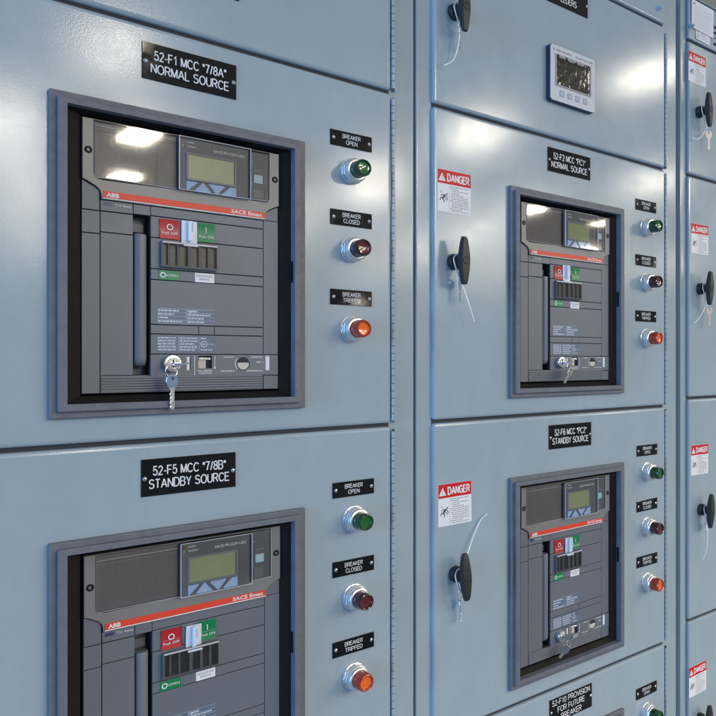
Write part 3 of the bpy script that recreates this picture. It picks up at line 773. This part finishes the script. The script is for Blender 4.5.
# ------------------------------------------------------------------ circuit breaker
BWD, BHT = 264.0, 356.0
def breaker():
    root = empty('circuit_breaker', (0,0,0))
    # body: base slab with a pocket for the charging lever, cover plates with joints between
    b = MB()
    b.holed([0, 61.5, 82.5, BWD], [0, 24.0, 239, BHT], [(1,1)], 3, 50, 'groove')
    b.box(60, 84, 24, 28, 20, 243, 'plastic')
    def pl(x0, x1, z0, z1, q=0, m='plastic', bev=.35): b.box(x0-.2, x1+.2, -q, 4, z0, z1, m, bev=bev)
    pl(.6, 20.8, .8, 207.6); pl(.6, 20.8, 208.8, 237.4)
    b.plate([[(.6,238.6),(20.8,238.6),(20.8,262),(19.4,265.5),(16,268),(3,274.5),(.6,275.5)]], -4, 0, 'plastic', bev=.5)
    pl(22.2, 60.6, 24, 210.2); pl(22.2, 60.6, 211.4, 237.6); pl(22.2, 60.6, 239, 252.4); pl(61.8, 82.4, 239.6, 252.4)
    pl(83.4, 240, 240.4, 252.4); pl(83.4, 240, 211.2, 239.2); pl(83.4, 240, 168.8, 210.0); pl(83.4, 240, 154.1, 167.6)
    pl(83.4, 240, 93.0, 152.9)
    pl(83.4, 145.7, 80.1, 91.8); pl(146.9, 167.7, 80.1, 91.8); pl(168.9, 240, 80.1, 91.8)
    pl(83.4, 240, 52.6, 78.9)
    pl(241.2, 263.4, 52.6, 253, m='plastic')
    b.plate([[(241.2,253.6),(263.4,253.6),(263.4,275.5),(258,273),(247,267.2),(243,263.4),(241.2,258.5)]], -4, 0, 'plastic', bev=.5)
    pl(241.2, 263.4, .8, 20.6); pl(22.2, 82.2, .8, 3.2)
    b.box(22.2, 240, 1.2, 4, .8, 23.2, 'plastic')
    for k in range(6):
        b.box(22.6, 239.6, -.9, 2, 2.3+k*3.45, 4.5+k*3.45, 'plastic_lite', bev=.5)
    # printing beside the trip reset
    b.rect(25, 36, 245.8, 250.2, 'navy', q=.1); b.text('T.U. Reset', 49, 246.5, 3.2, 'white', q=.1, w=20)
    b.build('body', root)
    # racking strip
    r = MB()
    xs = [82.6, 145.5, 164.8, 201.2, 218.2, 263.4]; zs = [21.6, 31.2, 32.2, 46.6, 50.2, 51.6]
    r.holed([82.6, 145.5, 164.8, 263.4], [21.6, 32.3, 50.0, 51.6], [(1,1)], -.9, 4, 'plastic', bev=.6)
    r.box(145, 165.3, 6, 8, 32, 50.4, 'beigeslot'); r.box(145.3, 157, 2.5, 6, 32.3, 50.0, 'beigeslot'); r.box(146.5, 163.5, .5, 2, 44.2, 47.6, 'steel', bev=.5); r.box(145.6,164.6,2.2,3,48,49.9,'groove')
    r.lathe([(9.8,.92),(9.8,1.1),(8.9,1.1),(8.6,.94)], 209.7, 38.4, 'groove', seg=36)
    r.lathe([(8.6,.96),(0,.97)], 209.7, 38.4, 'beigeslot', seg=36)
    r.poly([(209.7+8.55*math.cos(math.radians(a)), 38.4+8.55*math.sin(math.radians(a))) for a in range(12, 169, 12)], 'groove', q=1.02)
    for a0, a1 in ((140, 220),):
        r.tube([(209.7+11.6*math.cos(math.radians(a)), -1.05, 38.4+11.6*math.sin(math.radians(a))) for a in range(a0, a1+1, 8)], .55, 'white', seg=6, flat=.2)
    r.box(129.4, 133.6, -1.6, 0, 29.6, 48.6, 'white', bev=.5); r.box(133.7, 134.9, -1.2, 0, 29.6, 48.6, 'groove')
    r.rect(140.2, 141.0, 22.4, 51, 'white', q=1.0)
    r.rect(168.2, 168.9, 33, 49.4, 'white', q=1.0); r.poly([(167.0,33.6),(170.1,33.6),(168.55,30.6)], 'white', q=1.0)
    for t, x, z, w in (('CONNECT', 188.5, 47.2, 15), ('CONNECTED', 229.5, 47.4, 18), ('TEST', 233, 39.8, 8), ('DISCONNECT', 187, 27.0, 20), ('DISCONNECTED', 226.5, 27.0, 25)):
        r.text(t, x, z, 2.1, 'white', q=1.0, w=w, bold=.02)
    r.rect(239, 241, 40.4, 41.2, 'white', q=1.0)
    r.text('PULL BEFORE', 155, 27.6, 2.2, 'white', q=1.0, w=20, bold=.02); r.text('OPERATING', 155, 24.2, 2.2, 'white', q=1.0, w=17, bold=.02)
    r.box(243.6, 249.6, -1.5, 0, 28.4, 49.4, 'white', bev=.6); r.rect(243.6, 249, 49.8, 50.9, 'greyprint', q=1.0)
    r.build('racking_strip', root)
    # warm grey top cover with sweeping lower corners
    s = MB()
    outer = [(.3,355.6),(BWD-.3,355.6),(BWD-.3,276.6),(259.5,275.2),(248.3,269.2),(243.6,264.8),(241.6,259),(241.2,253.2),(22.4,253.2),(22.0,259.5),(20.6,264.6),(16.8,268.6),(5,275.2),(.3,277)]
    win = [(13.6,354.0),(249.6,354.0),(249.6,285),(247.5,281.6),(244,280.2),(120,279.6),(24,278.2),(19,279),(15.6,281.8),(13.6,286)]
    s.plate([outer, win], -1, 3, 'beige', bev=.7)
    s.box(10, 252, 1.5, 4, 276, 355, 'groove')
    s.build('top_cover', root)
    for x, z in ((7.2, 314.5), (257.3, 316)):
        q = MB(); q.lathe([(4.6,2.6),(4.6,3.3),(3.6,4.2),(2.2,4.2),(2.0,2.0),(0,2.0)], 0, 0, ['groove','rubber','rubber','groove','groove'], seg=18); q.build('screw', root, (x, 0, z))
    # relay panel behind the cover
    p = MB()
    for k in range(4):
        p.box(15.2+25.2*k, 39.6+25.2*k, .2, 1.4, 280.2, 341.2, 'relay', bev=.3)
        p.box(15.2+25.2*k, 39.6+25.2*k, .2, 1.4, 342, 352.6, 'relay', bev=.3)
    for k in range(5): p.rect(14.6+25.2*k, 15.0+25.2*k, 280, 353, 'greyprint', q=-.1)
    p.rect(14.6, 115.5, 341.4, 341.8, 'greyprint', q=-.1)
    p.build('relay_panel', root)
    # trip unit
    t = MB()
    t.box(117.5, 215.6, -6, 1.4, 279.8, 352.4, 'trip', bev=.8)
    t.holed([126.8, 129.8, 194.2, 197.2], [294, 297, 330.4, 333.2], [(1,1)], -8, -6.02, 'trip_lite', bev=.6)
    t.text('SACE PR122/P-LSIG', 187, 339.4, 3.8, 'white', q=6.05, w=45, bold=.025)
    t.text('ALARM', 128, 346.2, 2.2, 'white', q=6.05, w=10, align='LEFT', bold=.03); t.text('WARNING', 128, 340.4, 2.2, 'white', q=6.05, w=13, align='LEFT', bold=.03)
    tu = t.build('trip_unit', root)
    MB().box(129.9, 194.1, -6.6, -6.05, 297.1, 330.3, 'lcd').build('display', tu)
    for m, z in (('led_r', 347.3), ('led_g', 341.5)):
        MB().lathe([(1.7,6),(1.7,6.6),(0,6.8)], 0, 0, m, seg=14).build('indicator', tu, (122.5, 0, z))
    keys = [([(127.6,293.2),(141.8,293.2),(142.2,291.8),(129,279.8),(127.6,279.8)], (131.5,288.2)),
            ([(149,293.4),(150.6,293.4),(161,281),(160,279.8),(139,279.8),(138.2,281)], (149.7,284)),
            ([(157.8,293.4),(180,293.4),(180.6,292.2),(169.8,279.8),(168.2,279.8),(157.4,292)], (169,288)),
            ([(188,293.4),(197,293.4),(197,280),(177,280),(176.4,281.4)], (190,285))]
    for n, (L, c) in enumerate(keys):
        k = MB(); k.plate([L], 6, 7.4, 'bluebtn', bev=.4)
        x, z = c
        if n == 0: k.rect(x-2, x+1.5, z-.4, z+.4, 'white', q=7.5)
        elif n == 1: k.poly([(x-1.6,z-1),(x+1.6,z-1),(x,z+2.4)], 'white', q=7.5)
        elif n == 2: k.poly([(x-1.6,z+1.4),(x,z-2),(x+1.6,z+1.4)], 'white', q=7.5)
        else: k.text('ENT', x, z-1.3, 2.8, 'white', q=7.45)
        k.build('button', tu)
    # test module
    t = MB()
    t.box(219.5, 248.4, -1.2, 1.4, 281, 352.4, 'trip', bev=.5)
    t.lathe([(1,1.2),(0,1.3)], 223.5, 338, 'greyprint', seg=10); t.text('TEST', 233, 324.5, 2.4, 'greyprint', q=1.25, w=12)
    t.holed([222.5, 225, 238.5, 241], [283, 285, 298, 299.5], [(1,1)], -2.2, -1.22, 'plastic', bev=.3); t.box(225, 238.5, -1.6, -1.22, 285, 298, 'plastic_lite')
    t.box(221, 222, -1.6, -1.2, 318, 326, 'groove'); t.rect(221.6,222.3,284,299,'groove',q=1.3); t.rect(241.4,242.1,284,299,'groove',q=1.3)
    tm = t.build('test_module', root)
    k = MB(); k.plate([rr(225.2, 238.6, 306.4, 319, 1.2)], 1.22, 2.4, 'cyanbtn', bev=.3); k.text('i', 232, 310, 5, 'white', q=2.45); k.build('button', tm)
    # clear cover: flat windows and a raised box over the trip unit
    c = MB()
    zb, zt = 279.4, 354.2
    c.quad([(14,-4,zb+2),(116.4,-4,zb+2),(116.4,-4,zt),(14,-4,zt)], 'clear')
    c.quad([(217,-4,zb+2.5),(249,-4,zb+2.5),(249,-4,zt),(217,-4,zt)], 'clear')
    c.quad([(116.8,-11,zb),(216.6,-11,zb),(216.6,-11,zt-1),(116.8,-11,zt-1)], 'clear')
    c.quad([(116.6,-4,zb),(116.6,-11,zb),(116.6,-11,zt),(116.6,-4,zt)], 'clear'); c.quad([(216.8,-11,zb),(216.8,-4,zb),(216.8,-4,zt),(216.8,-11,zt)], 'clear')
    for pts in ([(116.6,-11,zb),(116.6,-11,zt-1),(216.8,-11,zt-1),(216.8,-11,zb),(116.6,-11,zb)],):
        for a, e in zip(pts, pts[1:]): c.tube([a, e], .55, 'clear_edge', seg=6)
    c.tube([(249,-4,zb+3),(249,-4,zt)], .5, 'clear_edge', seg=6); c.tube([(217,-4,zb+2),(249,-4,zb+2.5)], .5, 'clear_edge', seg=6)
    c.tube([(16,-4,zb+1),(116,-4,zb+.8)], .4, 'clear_edge', seg=6)
    c.tube([(14,-4.2,zt-7),(116,-4.2,zt-7)], .28, 'clear_edge', seg=6)
    c.build('clear_cover', root)
    # stripe with maker's name
    t = MB()
    t.box(24.2, 241, -3.7, -2.8, 255.6, 264, 'stripe', bev=.2); t.box(24.2, 241, -3.6, -2.8, 254.2, 255.4, 'white')
    t.text('ABB', 35.5, 257.0, 5.3, 'white', q=3.75, w=15, bold=.035); t.text('SACE Emax', 214, 257.4, 5.4, 'white', q=3.75, w=46, bold=.02)
    t.build('maker_stripe', root)
    # charging lever
    l = MB(); n = 7; i = l.mi('plastic_lite')
    prof = [(62.4,14),(62.6,4),(63.8,.5),(66.5,-1.6),(70.5,-2.4),(74.5,-1.6),(77.6,1.2),(79.2,5),(79.6,14)]
    cols = []
    for z, f in ((35.2,.25),(36,.5),(38,.75),(41.5,.93),(46,1),(205,1),(211,1),(213.2,.96),(213.9,.85)):
        cols.append([l.bm.verts.new((71+(x-71)*(.72+.28*f), 14+(y-14)*f, z)) for x, y in prof])
    for A, B in zip(cols, cols[1:]):
        for k in range(len(prof)-1):
            f = l.bm.faces.new([A[k], A[k+1], B[k+1], B[k]]); f.material_index = i; f.smooth = True
    for R in (cols[0][::-1], cols[-1]):
        f = l.bm.faces.new(R); f.material_index = i
    l.box(64, 78, 14, 18, 217, 229, 'trip', bev=.5)
    l.build('charging_lever', root)
    # push buttons
    def concave(mb, x0, x1, z0, z1, m, q):
        i = mb.mi(m); n = 8; A = []; 
        for k in range(n+1):
            t = k/n; zz = z0 + (z1-z0)*t; d = q - 1.6*math.sin(PI*t)*.8
            A.append((mb.bm.verts.new((x0, -d, zz)), mb.bm.verts.new((x1, -d, zz)), mb.bm.verts.new((x0, 1, zz)), mb.bm.verts.new((x1, 1, zz))))
        for P, Q in zip(A, A[1:]):
            for u, v in ((0,1),(1,3),(3,2),(2,0)):
                f = mb.bm.faces.new([P[u], P[v], Q[v], Q[u]]); f.material_index = i; f.smooth = True
        mb.bm.faces.new([A[0][0], A[0][2], A[0][3], A[0][1]]).material_index = i; mb.bm.faces.new([A[-1][0], A[-1][1], A[-1][3], A[-1][2]]).material_index = i
    o = MB(); concave(o, 94, 119.8, 210.4, 237, 'red', 2.4)
    o.tube([(106.8+3.6*math.cos(2*PI*k/20), -2.6, 226.6+3.6*math.sin(2*PI*k/20)) for k in range(20)], .75, 'white', seg=6, closed=True, flat=.4)
    o.text('Push OFF', 107, 216.6, 3.5, 'white', q=2.4, w=21, bold=.01); o.rect(95.5, 118.5, 222.2, 222.5, 'greyprint', q=1.6)
    o.box(120, 121.6, -1.2, 0, 210, 237.4, 'navy')
    o.build('off_button', root)
    o = MB(); concave(o, 143.6, 168, 210.8, 237.6, 'green', 2.4)
    o.box(154.8, 156.0, -2.7, -1.5, 224.4, 232, 'white'); o.text('Push ON', 156, 216.6, 3.5, 'white', q=2.4, w=20, bold=.01); o.rect(145, 167, 222.2, 222.5, 'greyprint', q=1.6)
    o.build('on_button', root)
    # clear locking tag between the buttons
    o = MB(); o.plate([rr(122.2, 143.2, 204, 238.2, 1.2)], 1, 3, 'lockwhite', bev=.4)
    o.plate([[(129.5,209.5),(134,209.5),(138.5,217),(139.5,226),(138,236.5),(133.5,238),(129.5,237)]], 3.02, 8.5, 'lockwhite', bev=.7)
    o.box(123.5, 143.8, -7, -1, 202.2, 205.4, 'lockwhite', bev=.6); o.box(134.2, 135.4, -8.9, -8.4, 222, 235, 'greyprint')
    o.build('locking_tag', root)
    # counter and coil window
    o = MB()
    o.holed([95, 97, 129.5, 133.8, 169, 171], [171, 174, 203.4, 206.8], [(1,1),(3,1)], -6.5, 0, 'trip', bev=.8)
    o.box(97, 129.5, -.6, -.1, 174, 203.4, 'cell'); o.box(133.8, 169, -.6, -.1, 174, 203.4, 'cell')
    for x in (104.5, 116.5): o.poly([(x-2.6,203.2),(x+4.4,203.2),(x+2,194),(x+1.6,174.2),(x-.6,174.2),(x-.4,194)], 'groove', q=.9); 
    for x0, x1 in ((103.5,106),(115.6,118.2),(144.5,148.6),(157,160.4)): o.box(x0, x1, -4.5, -.6, 174, 203.4, 'trip', bev=.5)
    o.box(96, 170.4, -7.4, -6.52, 204.2, 206.2, 'clear_edge', bev=.3)
    cw = o.build('coil_window', root)
    g = MB(); g.rect(96, 170.3, 172, 204, 'clear', q=6.9); g.build('pane', cw)
    # status flags
    o = MB(); o.box(93, 120.6, -.8, 0, 153.9, 167.2, 'green', bev=.25)
    o.tube([(98.6+3.2*math.cos(2*PI*k/20), -.9, 160.6+3.2*math.sin(2*PI*k/20)) for k in range(20)], .8, 'white', seg=6, closed=True, flat=.3)
    o.text('OPEN', 110.8, 158.7, 3.6, 'white', q=.85, w=15)
    o.build('open_flag', root)
    o = MB(); o.box(141, 167.8, -.8, 0, 153.7, 166.9, 'sticker', bev=.25)
    o.text('DISCHARGED', 154.2, 161.6, 2.6, 'inkgrey', q=.85, w=22); o.text('SPRING', 154.2, 157.2, 2.6, 'inkgrey', q=.85, w=15)
    o.build('spring_flag', root)
    # rating labels
    o = MB(); o.rect(91.1, 168.2, 94.2, 115.4, 'ratinglabel', q=.12)
    for z in (94.4, 99.4, 104.6, 110, 115): o.rect(91.3, 168, z-.16, z+.16, 'ul', q=.16)
    o.rect(129.8, 130.2, 94.4, 115, 'ul', q=.16)
    for x0, x1, sd in ((92,128,1),(131.5,166,2)): fake_lines(o, x0, x1, 94.8, 114.8, 4, 'ul', .18, sd, h=.42)
    o.text('E2', 138, 107.2, 6.5, 'ul', q=.2)
    o.build('rating_label', root)
    o = MB(); o.rect(91.1, 168.2, 55.8, 77, 'ratinglabel', q=.12)
    for z in (60, 64.2, 68.4, 72.6): o.rect(91.3, 147, z-.14, z+.14, 'ul', q=.16)
    for x in (119, 147): o.rect(x, x+.3, 56, 76.8, 'ul', q=.16)
    fake_lines(o, 92, 118, 56, 76.8, 5, 'ul', .18, 3, h=.40)
    fake_lines(o, 120.5, 146, 56, 76.8, 5, 'ul', .18, 4, h=.40, fill=.95)
    o.tube([(153.5+4.2*math.cos(2*PI*k/20), -.2, 66.5+4.2*math.sin(2*PI*k/20)) for k in range(20)], .55, 'ul', seg=6, closed=True, flat=.3)
    o.text('UL', 153.5, 64.6, 3.6, 'ul', q=.2, w=4.4, bold=.03); o.text('LISTED', 163, 65.2, 2.2, 'ul', q=.2, w=9)
    fake_lines(o, 149, 167, 56.4, 60.4, 1, 'ul', .18, 9, h=.4); fake_lines(o, 149, 167, 72.4, 76.6, 1, 'ul', .18, 8, h=.4)
    rl = o.build('rating_label', root)
    # lock
    o = MB(); o.lathe([(0,.8),(11.8,.8),(11.8,8.5),(11,9.8),(8.2,10),(8,9.4),(7.4,9.4),(7.2,10.4),(0,10.4)], 108.8, 39.2, 'steel', seg=36)
    o.rect(107.9, 109.7, 33.8, 44.6, 'groove', q=10.5)
    o.build('lock_cylinder', root)
    return root
brk = breaker()
BL = (259.6, 6, -44.0)
spots = [(0, 0, 'large circuit breaker under the 52-F1 nameplate, lamps mirrored in its clear cover'),
         (0, 1, 'large circuit breaker under the 52-F5 nameplate, cut off by the bottom edge'),
         (762.3, 0, 'smaller looking circuit breaker under the 52-F2 nameplate'),
         (762.3, 1, 'smaller looking circuit breaker under the 52-F6 nameplate')]
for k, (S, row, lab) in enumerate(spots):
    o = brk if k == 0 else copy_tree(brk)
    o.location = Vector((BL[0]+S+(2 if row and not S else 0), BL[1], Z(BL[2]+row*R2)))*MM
    for ch in o.children:
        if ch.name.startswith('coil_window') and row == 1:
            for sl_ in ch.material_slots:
                if sl_.material is M['cell']: sl_.link = 'OBJECT'; sl_.material = M['rubber']  # lower row cells blackened in colour to imitate the pane's different reflection
        if ch.name.startswith('locking_tag'): ch.rotation_euler.y = (0, .018, -.02, .012)[k]
        if ch.name.startswith('spring_flag'): ch.location.x += (0, .0004, -.0005, .0003)[k]; ch.rotation_euler.y = (0, -.006, .008, .004)[k]
    o['label'] = lab; o['category'] = 'circuit breaker'; o['group'] = 'withdrawable circuit breakers'

# ---- keys in the breaker locks
def breaker_keys(S, row, label, swing, bowturn, head, rp=(-6.5,-13,-10), hp_=(-6.5,-13.5,-18.5), ln=44, yaw=.31):
    x, z = BL[0]+S+108.8, BL[2]+row*R2+39.2
    root = empty('lock_keys', (x, BL[1]-10, Z(z)), label, 'keys', 'key pairs in the breaker locks')
    k = MB()                                  # key standing in the lock, seen on its edge
    L = [(0,-2),(4,-3),(8,-7),(16,-8),(21,-5),(22,0),(21,5),(16,8),(8,7),(4,3),(0,2)]
    k.plate([L], -.9, .9, 'steel', bev=.25)   # built facing front, turned to point out of the lock
    ko = k.build('key', root, (0, 0, 0)); ko.rotation_euler = (PI/2 + bowturn, 0, math.radians(-55))
    r = MB(); rad = 8.4
    r.tube([(rad*math.cos(2*PI*j/30), 0, rad*math.sin(2*PI*j/30)) for j in range(30)], .8, 'steel', seg=8, closed=True)
    ro = r.build('key_ring', root, rp); ro.rotation_euler = (0, 0, math.radians(12))
    h = key_mesh(ln, 'steel' if head == 'fobblue' else 'brass'); 
    hk = h.build('key', root, hp_); hk.rotation_euler = (0, swing, yaw)
    cvr = MB(); cvr.plate([[(-6.6,2.5),(6.6,2.5),(8.6,-2),(8.6,-8),(5.4,-14),(-5.4,-14),(-8.6,-8),(-8.6,-2)], [(2.4*math.cos(2*PI*j/12), -1.5+2.4*math.sin(2*PI*j/12)) for j in range(12)]], -1.9, 1.9, head, bev=.5)
    cv = cvr.build('key_head', hk, (0, 0, 0))
    return root
breaker_keys(0, 0, 'key in the lock of the 52-F1 breaker with a blue grey key hanging straight down', 0.0, .12, 'fobblue')
breaker_keys(762.3, 0, 'key in the lock of the 52-F2 breaker with a brownish key hanging aslant', .85, .2, 'brass', (6,-14,-9), (10,-14,-15), 40)
breaker_keys(762.3, 1, 'keys in the 52-F6 breaker lock, dark headed key hanging from the ring', .75, .5, 'trip', (1,-16,-12), (-2,-15,-17), 27, -.35)

# ---- papers taped to the right cabinet
def paper():
    root = empty('paper_notice', (1616, Y3, Z(812)), 'white printed sheet taped over a smaller sheet on the right cabinet top panel', 'paper')
    def sheet(x0, x1, z0, z1, q, seed):
        b = MB(); nx, nz = 10, 10; vs = []; rnd = random.Random(seed)
        def qy(u, v): return -(q + .8*math.sin(u*2.2+seed)*v + .6*math.sin(v*3+seed*2))
        for i in range(nx+1):
            vs.append([b.bm.verts.new((x0+(x1-x0)*i/nx, qy(i/nx, 1-j/nz), z0+(z1-z0)*j/nz)) for j in range(nz+1)])
        for i in range(nx):
            for j in range(nz):
                f = b.bm.faces.new([vs[i][j], vs[i+1][j], vs[i+1][j+1], vs[i][j+1]]); f.material_index = b.mi('paper'); f.smooth = True
        return b
    a = sheet(0, 98, 24, 96, 2.6, 1)
    fake_lines(a, 8, 90, 30, 84, 14, 'greyprint', 4.2, 11, h=.13, fill=.95)
    fake_lines(a, 7, 26, 85, 90, 1, 'ink', 4.2, 2, h=.5)
    a.build('sheet', root)
    c = sheet(20, 84, 1, 30, 1.2, 2)
    fake_lines(c, 24, 36, 4, 24, 5, 'inkgrey', 2.6, 5, h=.28); fake_lines(c, 42, 80, 6, 24, 4, 'greyprint', 2.6, 6, h=.2)
    c.build('sheet', root)
paper()

# ---- wall behind and above the line-up
w = MB(); w.box(-3500, 9000, 1500, 1600, 0, 5200, 'tan')
wo = w.build('wall'); wo['kind'] = 'structure'

# ------------------------------------------------------------------ camera
cam = bpy.data.cameras.new('camera'); co = bpy.data.objects.new('camera', cam); COL.objects.link(co)
F = 769.0
cam.sensor_width = 36; cam.lens = 36*F/716
cam.shift_x = -(537-358)/716; cam.shift_y = 2/716
cam.clip_start = .01; cam.clip_end = 100
PHI = math.acos(1 - 0) if False else math.asin(F/1112)
co.location = (0, CAMY*MM, EYE*MM); co.rotation_euler = (PI/2, 0, -PHI)
sc.camera = co

# ------------------------------------------------------------------ light: rows of ceiling fixtures in a large hall, cool daylight from the left
def area(name, loc, rot, sx, sy, power, col):
    l = bpy.data.lights.new(name, 'AREA'); l.shape = 'RECTANGLE'; l.size = sx; l.size_y = sy; l.energy = power; l.color = col
    o = bpy.data.objects.new(name, l); COL.objects.link(o); o.location = loc; o.rotation_euler = rot; return o
warm = (1.0, .90, .74)
HZ = EYE*MM + 2.05
FIX = [(1.48,4.45),(2.24,6.5),(2.64,8.4),(3.05,10.6),(3.5,12.9), (1.25,6.8),(1.71,8.8),(2.2,11.2),(2.8,14.5),
       (4.42,2.35),(4.42,4.3),(4.80,6.7),(4.85,8.8),(5.6,11.0),(6.0,13.3), (7.1,2.35),(7.1,4.4),(7.2,6.6),(7.9,8.6),(8.3,10.8),(8.8,13.2),
       (9.8,4.4),(8.7,6.5),(10.6,8.7),(11.0,10.6),(11.6,13.0),(13.4,8.7),(13.9,11.0),(14.5,23.3)]
for x, y in FIX:
    pw = 34 + 9.0*max(0, y-3) + (8 if 6 < y < 7 else 0)
    if (x, y) in ((1.71,8.8),(2.2,11.2),(2.8,14.5),(14.5,23.3)): pw *= .75
    if (x, y) == (1.48,4.45): pw *= .6
    if (x, y) == (2.24,6.5) or (x, y) == (2.64,8.4): pw *= .8
    if (x, y) == (4.80,6.7): pw *= 1.9
    if (x, y) in ((4.42,4.3),(7.9,8.6),(11.0,10.6),(10.6,8.7),(8.3,10.8)): pw *= (1.25 if y < 5 else 1.7)
    if (x, y) == (4.42,2.35): pw *= .6
    if (x, y) == (8.7,6.5): pw *= .3
    area('ceiling_lamp', (x, -y, HZ), (0, 0, 0), .25, .52, pw, warm)
win = area('daylight_window', (-5.0, -1.0, EYE*MM + .3), (0, 0, 0), 1.6, 2.6, 205, (.32, .58, 1.0))
d = Vector((1.2, 0, EYE*MM)) - win.location
win.rotation_euler = d.to_track_quat('-Z', 'Y').to_euler()

w = bpy.data.worlds.new('World'); sc.world = w; w.use_nodes = True
nt = w.node_tree; bg = nt.nodes['Background']
tc = node(nt, 'ShaderNodeTexCoord'); sx = node(nt, 'ShaderNodeSeparateXYZ'); lk(nt, tc.outputs['Generated'], sx.inputs[0])
r = node(nt, 'ShaderNodeMapRange'); r.inputs['From Min'].default_value = -.55; r.inputs['From Max'].default_value = .45
lk(nt, sx.outputs['Z'], r.inputs['Value'])
cr = node(nt, 'ShaderNodeValToRGB')
cr.color_ramp.elements[0].color = (.17,.205,.245,1); cr.color_ramp.elements[1].color = (.36,.355,.34,1)
e = cr.color_ramp.elements.new(.52); e.color = (.26,.285,.31,1)
lk(nt, r.outputs['Result'], cr.inputs['Fac'])
nz = node(nt, 'ShaderNodeTexNoise'); nz.inputs['Scale'].default_value = 3.2; nz.inputs['Detail'].default_value = 3
mp = node(nt, 'ShaderNodeMapping'); mp.inputs['Scale'].default_value = (1.6, 1.6, 3.5)
lk(nt, tc.outputs['Generated'], mp.inputs['Vector']); lk(nt, mp.outputs['Vector'], nz.inputs['Vector'])
r3 = node(nt, 'ShaderNodeMapRange'); r3.inputs['From Min'].default_value = .3; r3.inputs['From Max'].default_value = .7; r3.inputs['To Min'].default_value = .55; r3.inputs['To Max'].default_value = 1.45
lk(nt, nz.outputs['Fac'], r3.inputs['Value'])
mu = node(nt, 'ShaderNodeMix'); mu.data_type = 'RGBA'; mu.blend_type = 'MULTIPLY'; mu.inputs['Factor'].default_value = 1
lk(nt, cr.outputs['Color'], mu.inputs['A']); lk(nt, r3.outputs['Result'], mu.inputs['B'])
# bluish side towards the windows
rb = node(nt, 'ShaderNodeMapRange'); rb.inputs['From Min'].default_value = .15; rb.inputs['From Max'].default_value = -.9
lk(nt, sx.outputs['X'], rb.inputs['Value'])
mb_ = node(nt, 'ShaderNodeMix'); mb_.data_type = 'RGBA'
lk(nt, rb.outputs['Result'], mb_.inputs['Factor']); lk(nt, mu.outputs['Result'], mb_.inputs['A']); mb_.inputs['B'].default_value = (.12,.30,.62,1)
lk(nt, mb_.outputs['Result'], bg.inputs['Color']); bg.inputs['Strength'].default_value = 1.12

sc.render.engine = 'CYCLES'
sc.view_settings.view_transform = 'Standard'; sc.view_settings.look = 'None'; sc.view_settings.exposure = 0
sc.render.resolution_x = sc.render.resolution_y = 1024
sc.cycles.max_bounces = 8; sc.cycles.transparent_max_bounces = 12
